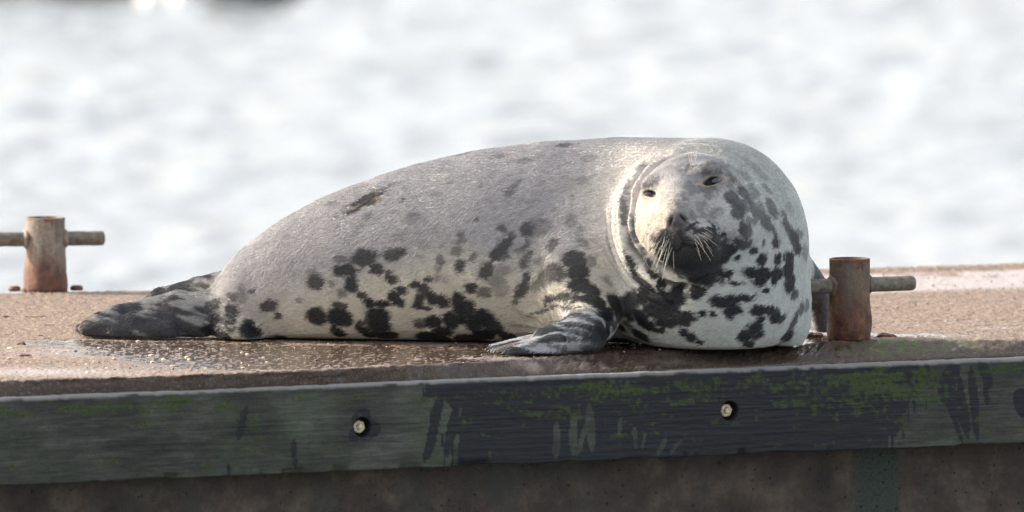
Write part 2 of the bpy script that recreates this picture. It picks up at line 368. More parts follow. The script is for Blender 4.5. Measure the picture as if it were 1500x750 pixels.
alg = sstep(.40, .78, (n3-.5)*1.2+(n4-.5)*1.1+dens+(n5-.5)*.35+.05)*.75
alg = np.where(hd < .028, 0, alg)
bare = .35*(1-sstep(.004, .012, -b))*sstep(.3, .6, fbm(a*20, 0*a, 0*a, 3, 97)+.15)*1.0 
idx = np.arange(len(a)).reshape(A.shape)
F = np.stack([idx[:-1, :-1], idx[1:, :-1], idx[1:, 1:], idx[:-1, 1:]], -1).reshape(-1, 4)
# top and back of the board added as rows
frontV = V; nA = len(sa)
e1 = V[:nA]+BX*.004; e1[:, 2] = ZT-chipT[:nA]*.9; e2 = P0[None, :]+AX*sa[:, None]+BX*.10; e2[:, 2] = ZT-.0005; e3 = e2.copy(); e3[:, 2] = ZT-HB
V = np.concatenate([V, e1, e2, e3]); n0 = len(frontV); kk = np.arange(nA)
lst = (len(sz)-1)*nA
for r1_, r2_ in ((n0, 0), (n0+nA, n0), (n0+2*nA, n0+nA), (lst, n0+2*nA)):
    F = np.concatenate([F, np.stack([r1_+kk[:-1], r2_+kk[:-1], r2_+kk[1:], r1_+kk[1:]], -1)])
z3 = np.zeros(3*nA); z3b = np.concatenate([np.full(nA, .38), np.full(nA, .38), np.zeros(nA)])
V = V-P0
np_mesh('board', V, F, tm, board_root, cols={'wet': np.concatenate([wetb, z3]), 'algae': np.concatenate([alg, z3]), 'bare': np.concatenate([np.clip(bare, 0, 1), z3b])})
bolt_m = m_plain('rusted_galvanised_bolt', (.52, .44, .30), .55, .5, 130, Metallic=.25)
rotB = Matrix.Rotation(math.atan2(AX[1], AX[0]), 4, 'Z')
for k, (hs, hb) in enumerate(holes):
    c = AX*hs+BX*.034; c[2] = hb
    bm = bmesh.new(); prof = [(.0235, 0), (.0235, .003)]
    M = Matrix.Translation(Vector(c)+Vector((AX*.0-BX*-.0))) @ rotB @ Matrix.Rotation(PI/2, 4, 'X')
    lathe(bm, prof, 28, M); ws = bm_obj('washer', bm, m_plain('rusty_washer', (.03, .022, .018), .7), board_root)
    bm = bmesh.new()
    bmesh.ops.create_cone(bm, cap_ends=True, segments=6, radius1=.0185, radius2=.0185, depth=.012, matrix=M @ Matrix.Translation((0, 0, .009)) @ Matrix.Rotation(R(12+20*k), 4, 'Z'))
    bmesh.ops.create_cone(bm, cap_ends=True, segments=14, radius1=.0095, radius2=.0075, depth=.008, matrix=M @ Matrix.Translation((0, 0, .0185)))
    bmesh.ops.bevel(bm, geom=list(bm.edges), offset=.0018, segments=2, affect='EDGES')
    bt = bm_obj('bolt', bm, bolt_m, board_root, False)

# ------------------------------------------------------------ THINGS: the two cross bollards
def bollard(name_px, base_py, top_py, r, label, bar_l, bar_r, rot, mat, bulge, barz, nuts, rbar=.0205):
    c = on_z(name_px, base_py); root = empty('mooring_bollard', (c[0], c[1]+r, 0), rot)
    tag(root, label, 'bollard', 'cross bollards on the pier')
    H = on_y(name_px, top_py, c[1]+r*.6)[2]
    ph = rng.uniform(0, 6)
    jit = lambda a, z: .022*math.sin(3*a+ph+z*40)*max(0, 1-z/.14)+.02*math.sin(7*a+z*90)*max(0, 1-z/.12)+.004*math.sin(11*a+z*130)
    zs = np.linspace(.002, H-.004, 34); prof = [(r*np.interp(z/H, *bulge), z) for z in zs]+[(r*1.0, H-.0015), (r*.93, H), (r*.86, H-.001), (r*.84, H-.02)]
    bm = bmesh.new(); lathe(bm, prof, 56, None, jit); bm_obj('post', bm, mat, root)
    bm = bmesh.new(); M = Matrix.Translation((0, 0, barz)) @ Matrix.Rotation(PI/2, 4, 'Y')
    pr = [(rbar*.55, -bar_l), (rbar*.9, -bar_l+.003), (rbar, -bar_l+.01)]+[(rbar*(1+.015*math.sin(k*1.7)), -bar_l+.012+(bar_l+bar_r-.024)*k/20) for k in range(21)]+[(rbar, bar_r-.01), (rbar*.9, bar_r-.003), (rbar*.55, bar_r)]
    lathe(bm, pr, 28, M, lambda a, z: .012*math.sin(5*a+z*60)); bm_obj('crossbar', bm, m_bar, root)
    for s in (-1, 1):
        bm = bmesh.new(); prw = [(rbar*1.02, r*.8), (rbar*1.42, r*.97), (rbar*1.25, r*1.06), (rbar*1.03, r*1.14)]
        Mw = Matrix.Translation((0, 0, barz)) @ Matrix.Rotation(s*PI/2, 4, 'Y'); lathe(bm, prw, 24, Mw, lambda a, z: .08*math.sin(4*a)+.05*math.sin(9*a)); bm_obj('weld_bead', bm, mat, root)
    bm = bmesh.new(); bmesh.ops.create_grid(bm, x_segments=26, y_segments=26, size=.066)
    for v in bm.verts:
        q = v.co; rr = max(abs(q.x), abs(q.y)); v.co.z = .004+.003*math.sin(q.x*90+1)*math.cos(q.y*110); 
        if rr > .060: v.co.z = -.004; v.co.x *= 1+.06*math.sin(q.y*80+ph); v.co.y *= 1+.06*math.sin(q.x*95+ph)
    bm_obj('base_plate', bm, rust_m, root)
    for sx_ in ((-1, 1) if nuts else ()):
        for sy_ in (0,):
            bm = bmesh.new(); bmesh.ops.create_cone(bm, cap_ends=True, segments=6, radius1=.021, radius2=.018, depth=.014, matrix=Matrix.Translation((sx_*.088, .0, .008)) @ Matrix.Rotation(rng.uniform(0, 2), 4, 'Z'))
            bmesh.ops.bevel(bm, geom=list(bm.edges), offset=.003, segments=2, affect='EDGES'); bm_obj('nut', bm, rust_m, root)
    return root
rust_m = m_rust('rusty_iron', 3, 1.0, bulk=(.075, .034, .024))
m_bar = m_plain('weathered_steel_bar', (.145, .125, .098), .65, .5, 70, Metallic=.2)
wR = math.atan2(AX[1], AX[0])
bollard(1245, 501, 379, .0555, 'rusty red-brown cross bollard beside the seal\'s chest at the front edge', .165, .198, wR, m_rust('rust_front', 1, .112, (.125, .092, .064), (.075, .026, .017)),
        ([0, .12, .3, .45, .6, 1], [1.03, 1.09, 1.08, 1.0, .985, 1.0]), .150, False)
bollard(66, 428.5, 319, .0555, 'rusty grey cross bollard at the rear edge, left of the seal', .165, .168, wR*.35, m_rust('rust_rear', 7, .095, (.24, .205, .165), (.10, .048, .032)),
        ([0, .1, .3, .5, .7, 1], [1.13, 1.12, 1.08, 1.02, .98, 1.0]), .147, True)

# ------------------------------------------------------------ THING: the seal -- one continuous skin grown from an implicit surface
def dyx(x): return -.169*(x+.568)          # the seal lies slightly askew, head end nearer the edge
def dyf(px): return dyx((px-750)/540.0)
def SK(g_):
    o_ = []
    for pr, k in g_:
        q_ = [np.array(v, float) if i in (1, 2) and (pr[0] == 'C' or i == 1) else v for i, v in enumerate(pr)]
        for i in ((1, 2) if pr[0] == 'C' else (1,)): q_[i][1] += dyx(q_[i][0])
        o_.append((tuple(q_), k))
    return o_
def E(c, r, rot=None): return ('E', np.array(c, float), np.array(r, float), rot)
def C(a, b, ra, rb): return ('C', np.array(a, float), np.array(b, float), ra, rb)
def sd(p, pr):
    if pr[0] == 'E':
        q = p-pr[1]
        if pr[3] is not None: q = q@pr[3]
        k0 = np.sqrt(((q/pr[2])**2).sum(-1))+1e-9; k1 = np.sqrt(((q/pr[2]**2)**2).sum(-1))+1e-9
        return k0*(k0-1)/k1
    a, b, ra, rb = pr[1:]; ba = b-a; t = np.clip(((p-a)@ba)/(ba@ba), 0, 1)
    return np.sqrt(((p-a-t[..., None]*ba)**2).sum(-1))-(ra+(rb-ra)*t)
def smin(a, b, k):
    h_ = np.maximum(k-np.abs(a-b), 0)/k; return np.minimum(a, b)-h_*h_*k*.25

# torso stations: px, py of the back line, half width, centre depth
ST = [(288, 462, .03, .09), (300, 436, .06, .095), (315, 412, .088, .10), (340, 378, .13, .11), (380, 346, .16, .125), (420, 319, .185, .13), (470, 292.5, .212, .135), (520, 271.5, .235, .14),
      (600, 245, .262, .145), (700, 223.5, .285, .14), (800, 210.5, .285, .145), (900, 206, .275, .145), (980, 205, .28, .13), (1040, 206, .29, .10), (1080, 216, .27, .09), (1110, 240, .23, .08), (1135, 275, .18, .07), (1155, 325, .11, .06), (1163, 370, .04, .06)]
sX, sb, sz_, sa_, sy_ = [], [], [], [], []
for (px, py, a, yc) in ST:
    zb = .0 if 340 < px < 1100 else (.022 if px <= 300 else (.01 if px <= 340 else .12*(px-1100)/70))
    zb -= .018*(340 < px < 1100)
    vt = (375-py)/540.0; lo, hi = .01, .6
    for _ in range(40):
        b_ = (lo+hi)/2; zc = zb+b_; vv = (zc-TGT[2])*UP[2]+(yc+dyf(px))*UP[1]+math.hypot(b_*UP[2], a*UP[1])*.985
        if vv < vt*(1+yc/DIST): lo = b_
        else: hi = b_
    sX.append(X(px, yc)); sb.append(b_); sz_.append(zb+b_); sa_.append(a); sy_.append(yc+dyf(px))
sX = np.array(sX)
# smooth resampling
fx = np.linspace(sX[0], sX[-1], 300)
def sm(v):
    q = np.interp(fx, sX, v); k = np.ones(13)/13; qq = np.convolve(np.pad(q, 6, 'edge'), k, 'valid'); return qq
tb, tz, ta, ty = [sm(v) for v in (sb, sz_, sa_, sy_)]
def torso(p):
    x = p[..., 0]; b_, zc, a, yc = [np.interp(x, fx, v) for v in (tb, tz, ta, ty)]
    e = 2.12; q = (np.abs((p[..., 1]-yc)/a)**e+np.abs((p[..., 2]-zc)/b_)**e)**(1/e)
    d = (q-1)*np.minimum(a, b_)*.95
    ex = np.maximum(fx[0]-x, x-fx[-1]); return np.where(ex > 0, np.maximum(d, 0)*.3+ex+.0+np.maximum(d, -.02), d)

# head frame
HC = on_y(1016, 311, -.38)
Fh = Vector((-.13, -.965, .12)).normalized(); Uh = Vector((-.19, .14, .98)); Uh = (Uh-Fh*Uh.dot(Fh)).normalized(); Rh = Uh.cross(Fh)*-1
HM = np.array([list(Rh), list(Uh), list(Fh)])    # rows: right (image right), up, forward
if HM[0][0] < 0: HM[0] *= -1
def H(u_, w_, f_): return HC+HM[0]*u_+HM[1]*w_+HM[2]*f_
HR = HM.T                                         # columns, for ellipsoids aligned to the head
head = [(E(H(.0, .0, 0), (.152, .158, .155), HR), .02),
        (E(H(-.012, -.03, .09), (.105, .105, .115), HR), .05),
        (E(H(-.02, -.075, .15), (.078, .066, .10), HR), .03),
        (E(H(-.068, -.082, .195), (.047, .043, .055), HR), .02),
        (E(H(.034, -.078, .195), (.047, .043, .055), HR), .02),
        (C(H(-.012, .09, .07), H(-.019, -.01, .215), .045, .031), .035),
        (E(H(-.020, -.022, .232), (.031, .024, .026), HR), .012),
        (E(H(-.012, -.118, .105), (.075, .055, .09), HR), .05),
        (E(H(.085, -.05, .06), (.07, .08, .09), HR), .04),
        (E(H(-.085, -.05, .06), (.06, .08, .085), HR), .04),
        (E(H(-.085, .09, .09), (.03, .02, .02), HR), .04),
        (E(H(.07, .098, .105), (.035, .022, .03), HR), .03)]
neck = SK([(E((X(1041, -.03), -.03, .277), (.262, .262, .287)), .03),
        (E((X(1058, -.0), -.02, .165), (.210, .235, .19)), .03),
        (E((X(1135, .1), .14, .17), (.092, .12, .18)), .02),
        (E((X(1040, .0), .0, .12), (.268, .232, .15)), .04),
        (E((X(1150, .02), .05, .085), (.066, .13, .10)), .006),
        (E((X(1000, -.05), -.08, .33), (.19, .215, .2)), .04)])
def PZ(px, y_, z_): return np.array([X(px, y_), y_, z_])
flip = [(E(PZ(846, -.16, .19), (.125, .165, .19)), .05),
        (C(PZ(846, -.22, .165), PZ(866, -.32, .092), .083, .068), .05),
        (C(PZ(866, -.32, .092), PZ(856, -.405, .056), .068, .054), .03),
        (C(PZ(856, -.405, .054), PZ(800, -.44, .036), .058, .036), .02)]
TIPS = [(744, -.545), (731, -.505), (723, -.46), (719, -.415), (724, -.375)]
flip.append((E(PZ(782, -.462, .014), (.080, .066, .015)), .012))
for i, (tx, ty_) in enumerate(TIPS):
    flip.append((C(PZ(816-i*3, -.475+i*.02, .030), PZ(tx+3, ty_, .013), .028, .0105), .008))
# limb behind: far fore flipper beyond the chest
far = [(C(PZ(1150, .0, .20), PZ(1197, .20, .12), .07, .036), .03), (C(PZ(1197, .20, .12), PZ(1206, .245, .024), .036, .023), .01), (C(PZ(1206, .245, .024), PZ(1235, .27, .014), .022, .012), .01)]
hind = SK([(E(PZ(354, .08, .035), (.080, .12, .066)), .02),
        (C(PZ(335, .09, .082), PZ(262, .06, .075), .064, .047), .025),
        (C(PZ(262, .085, .088), PZ(170, .06, .058), .047, .034), .02),
        (C(PZ(170, .055, .058), PZ(133, .035, .041), .034, .027), .012),
        (C(PZ(292, .05, .050), PZ(200, .02, .045), .046, .036), .014),
        (C(PZ(200, .018, .042), PZ(128, .015, .03), .033, .024), .007),
        (C(PZ(250, .0, .034), PZ(170, -.002, .026), .028, .022), .007),
        (C(PZ(170, .0, .026), PZ(140, .012, .02), .022, .018), .006),
        (C(PZ(200, .085, .066), PZ(140, .068, .042), .033, .022), .006),
        (C(PZ(140, .062, .042), PZ(116, .052, .03), .021, .011), .006),
        (C(PZ(352, .19, .14), PZ(290, .25, .118), .045, .032), .012),
        (C(PZ(290, .25, .118), PZ(236, .27, .088), .032, .030), .01), (C(PZ(236, .27, .088), PZ(180, .27, .03), .03, .014), .01)])
for pr_, _ in hind[:-3]:
    for i_ in ((1, 2) if pr_[0] == 'C' else (1,)): pr_[i_][2] -= .007
PARTS = [(None, torso, .0, None)]
groups = [(neck, None), (head, None), (flip, None), (far, None), (hind, None)]
BASES = []
for g_, _ in groups:
    lo = np.min([np.minimum(p[1], p[2] if p[0] == 'C' else p[1])-(np.max(p[2]) if p[0] == 'E' else max(p[3], p[4])) for p, _ in g_], 0)
    hi = np.max([np.maximum(p[1], p[2] if p[0] == 'C' else p[1])+(np.max(p[2]) if p[0] == 'E' else max(p[3], p[4])) for p, _ in g_], 0)
    BASES.append((lo-.06, hi+.06))
def field(p):
    d = torso(p).astype(np.float64)
    for (g_, _), (lo, hi) in zip(groups, BASES):
        m_ = np.all((p > lo) & (p < hi), -1)
        if not m_.any(): continue
        q = p[m_]; dq = d[m_]
        for pr, k in g_: dq = smin(dq, sd(q, pr), k)
        d[m_] = dq
    fl = .0035-p[..., 2]; h_ = np.maximum(.012-np.abs(d-fl), 0)/.012
    return np.maximum(d, fl)+h_*h_*.012*.25
HSTEP = .0065
gx = np.arange(X(95, .05), X(1260, .1), HSTEP); gy = np.arange(-.68, .52, HSTEP); gz = np.arange(-.012, .62, HSTEP)
D = np.empty((len(gx), len(gy), len(gz)), np.float32)
for i0 in range(0, len(gx), 40):
    G = np.stack(np.meshgrid(gx[i0:i0+40], gy, gz, indexing='ij'), -1); D[i0:i0+40] = field(G.reshape(-1, 3)).reshape(G.shape[:3])
ins = D < 0
n_ = ins.shape; cid = -np.ones(n_, np.int64); quads = []
def lin(i, j, k): return (i*n_[1]+j)*n_[2]+k
for ax in range(3):
    s0 = [slice(None)]*3; s1 = [slice(None)]*3; s0[ax] = slice(0, -1); s1[ax] = slice(1, None)
    e = ins[tuple(s0)] != ins[tuple(s1)]; I = np.argwhere(e); fl = ins[tuple(s0)][e]
    o1, o2 = [(1, 2), (2, 0), (0, 1)][ax]
    cells = []
    for (d1, d2) in ((-1, -1), (0, -1), (0, 0), (-1, 0)):
        J = I.copy(); J[:, o1] += d1; J[:, o2] += d2; cells.append(lin(J[:, 0], J[:, 1], J[:, 2]))
    Q = np.stack(cells, 1); Q[~fl] = Q[~fl][:, ::-1]; quads.append(Q)
Q = np.concatenate(quads); uq, inv = np.unique(Q, return_inverse=True); Q = inv.reshape(Q.shape)
ii = uq//(n_[1]*n_[2]); jj = uq//n_[2] % n_[1]; kk = uq % n_[2]
P = np.stack([gx[0]+(ii+.5)*HSTEP, gy[0]+(jj+.5)*HSTEP, gz[0]+(kk+.5)*HSTEP], 1)
def grad(p, e=.0012):
    g_ = np.empty_like(p)
    for k in range(3):
        q = p.copy(); q[:, k] += e; r_ = p.copy(); r_[:, k] -= e; g_[:, k] = (field(q)-field(r_))/(2*e)
    return g_
def project(p, it=1, lim=.006):
    for _ in range(it):
        g_ = grad(p); f_ = field(p); n2_ = (g_**2).sum(1)+1e-6; st_ = g_*(f_/n2_)[:, None]
        l_ = np.linalg.norm(st_, axis=1)+1e-12; p = p-st_*np.minimum(1, lim/l_)[:, None]
    return p
def edges_of(Q):
    e = np.sort(np.concatenate([Q[:, [0, 1]], Q[:, [1, 2]], Q[:, [2, 3]], Q[:, [3, 0]]]), 1); return e
def relax(p, Q, f=.5):
    e = np.unique(edges_of(Q), axis=0); s_ = np.zeros_like(p); c_ = np.zeros(len(p))
    for k in range(3):
        s_[:, k] = np.bincount(e[:, 0], p[e[:, 1], k], len(p))+np.bincount(e[:, 1], p[e[:, 0], k], len(p))
    c_ = np.bincount(e.ravel(), minlength=len(p)); return p*(1-f)+f*s_/c_[:, None]
P = project(P, 2); P = relax(P, Q); P = project(P, 1); P = relax(P, Q); P = project(P, 1)
# one subdivision
E_ = edges_of(Q); ue, ie = np.unique(E_, axis=0, return_inverse=True); ie = ie.reshape(-1); nq = len(Q); nv = len(P)
mid = P[ue].mean(1); cen = P[Q].mean(1); em = nv+ie.reshape(4, nq).T; cm = nv+len(ue)+np.arange(nq)
P = np.concatenate([P, mid, cen])
Q = np.concatenate([np.stack([Q[:, k], em[:, k], cm, em[:, k-1]], 1) for k in range(4)])
P = project(P, 2, .003); P = relax(P, Q, .3)
def vnormals(P, Q):
    fn = np.cross(P[Q[:, 2]]-P[Q[:, 0]], P[Q[:, 3]]-P[Q[:, 1]]); N = np.zeros_like(P)
    for k in range(3):
        for c_ in range(4): N[:, k] += np.bincount(Q[:, c_], fn[:, k], len(P))
    return N/(np.linalg.norm(N, axis=1)[:, None]+1e-12)
N = vnormals(P, Q)
# ---- skin relief: neck folds, face, flipper digits, wrinkles
q = P-HC; hu, hw, hf = q@HM[0], q@HM[1], q@HM[2]
r_ = np.sqrt(hu**2+(hw*.97)**2); phi = np.degrees(np.arctan2(hw, hu)) % 360
def win(a0, a1, s=18): return sstep(a0-s, a0+s, phi)*(1-sstep(a1-s, a1+s, phi))
nearf = sstep(-.32, -.2, hf)
wob = (fbm(P[:, 0]*9, P[:, 1]*9, P[:, 2]*9, 3, 101)-.5)*.026
disp = 0*hu; crease = 0*hu
irr = .45+1.1*sstep(.3, .7, fbm(P[:, 0]*11, P[:, 1]*11, P[:, 2]*11, 2, 102))
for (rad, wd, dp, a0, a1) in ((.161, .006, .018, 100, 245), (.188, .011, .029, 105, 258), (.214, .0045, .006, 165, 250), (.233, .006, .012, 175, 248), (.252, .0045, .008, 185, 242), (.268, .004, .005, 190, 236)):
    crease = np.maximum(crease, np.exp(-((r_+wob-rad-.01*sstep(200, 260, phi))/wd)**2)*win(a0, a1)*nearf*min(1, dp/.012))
    disp -= 1.5*dp*irr*np.exp(-((r_+wob-rad-.01*sstep(200, 260, phi))/wd)**2)*win(a0, a1)*nearf
for (rad, wd, dp, a0, a1) in ((.174, .0055, .007, 110, 240), (.203, .008, .009, 115, 250), (.223, .007, .006, 165, 245), (.243, .007, .006, 180, 240)):
    disp += dp*np.exp(-((r_+wob-rad-.01*sstep(200, 260, phi))/wd)**2)*win(a0, a1)*nearf
disp -= .007*np.exp(-((r_-.166)/.007)**2)*win(52, 112, 14)*nearf          # fold behind the crown
disp += .008*np.exp(-((r_-.182)/.012)**2)*win(50, 130, 14)*nearf
body = P[:, 0] < X(780, -.1)
disp += (fbm(P[:, 0]*7, P[:, 1]*7, P[:, 2]*9, 3, 103)-.5)*.008*sstep(.02, .06, P[:, 2])
fd = 1-sstep(X(860, -.2), X(800, -.2), P[:, 0])
# radiating axilla folds beside the fore flipper
armd = np.min([sd(P, pr) for pr, _ in flip[1:]], 0)
pvx, pvz = X(812, -.15), .035; ang_ = np.arctan2(P[:, 2]-pvz, P[:, 0]-pvx); rad_ = np.hypot(P[:, 0]-pvx, P[:, 2]-pvz)
axl = np.exp(-((rad_-.07)/.045)**2)*(P[:, 1] < -.05)*sstep(.010, .03, armd)*sstep(1.5, 2.0, ang_)*(1-sstep(3.0, 3.3, ang_))
disp += axl*.0045*np.sin(ang_*17+(fbm(P[:, 0]*12, P[:, 1]*12, P[:, 2]*12, 2, 107)-.5)*9)
# hip wrinkles
hipw = np.exp(-(((P[:, 0]-X(325, .0))/.045)**2+((P[:, 2]-.05)/.06)**2)); disp += hipw*.003*np.sin(P[:, 2]*330+P[:, 0]*190)
# eyes
EYES = [(-.096, .064, 12, -14, .66), (.081, .064, 0, 6, 1.0)]
eye_mask = 0*hu; eye_rim = 0*hu; faceF = hf > .0
for (eu, ew, rt, tl, sz_e) in EYES:
    ca, sa2 = math.cos(R(tl)), math.sin(R(tl)); du, dw = hu-eu, hw-ew; a_ = (du*ca+dw*sa2)/(.0205*sz_e+.003); b_ = (-du*sa2+dw*ca)/.0088
    q_ = np.abs(a_)**1.7+np.abs(b_*1.0)**2; m_ = (1-sstep(.75, 1.25, q_))*faceF; disp -= .010*m_; eye_mask = np.maximum(eye_mask, m_)
    rim_ = np.exp(-((np.sqrt(q_)-1.35)/.28)**2)*faceF; eye_rim = np.maximum(eye_rim, rim_); disp += .002*rim_
    disp -= .006*np.exp(-((du/.045)**2+((dw)/.032)**2))*faceF                                 # orbit hollow
# ear slits
for (eu, ew, tl) in ((.108, .105, -50), (-.148, .09, 75)):
    ca, sa2 = math.cos(R(tl)), math.sin(R(tl)); du, dw = hu-eu, hw-ew; a_ = (du*ca+dw*sa2)/.011; b_ = (-du*sa2+dw*ca)/.0035
    disp -= .005*np.exp(-(a_**2+b_**2))*(hf > -.08); disp += .003*np.exp(-(a_**2+(b_-1.8)**2))*(hf > -.08)
# nostrils and mouth line
nostril = 0*hu
for (nu, tl) in ((-.036, 62), (-.002, 118)):
    ca, sa2 = math.cos(R(tl)), math.sin(R(tl)); du, dw = hu-nu, hw+.030; a_ = (du*ca+dw*sa2)/.012; b_ = (-du*sa2+dw*ca)/.0038
    nostril = np.maximum(nostril, np.exp(-(a_**2+b_**2))*(hf > .12))
disp -= .009*nostril
mouth_w = -.112+.5*np.clip(np.abs(hu+.014)-.05, 0, 1)**1.0-.0*hu + .012*np.exp(-((hu+.014)/.014)**2)
mouth = np.exp(-((hw-mouth_w)/.0045)**2)*(hf > .05)*(np.abs(hu+.01) < .10); disp -= .006*mouth
disp -= .007*np.exp(-((hu+.016)/.006)**2)*(hf > .15)*sstep(-.04, -.055, hw)*sstep(-.115, -.10, hw)
# whisker pads: rows of small bumps
pad = (np.exp(-(((np.abs(hu+.016)-.055)/.035)**2+((hw+.08)/.03)**2)))*(hf > .1)
disp += pad*.0018*np.sin(hw*520)*np.sin(hu*420+hw*120)
disp += (hf > .05)*(r_ < .15)*.0022*(fbm(hu*60, hw*60, hf*60, 3, 111)-.5)*2
keep = P[:, 2] > .006
P2 = P+N*np.where(keep, disp, 0)[:, None]; P2[:, 2] = np.maximum(P2[:, 2], .003)
P = P2; N = vnormals(P, Q)

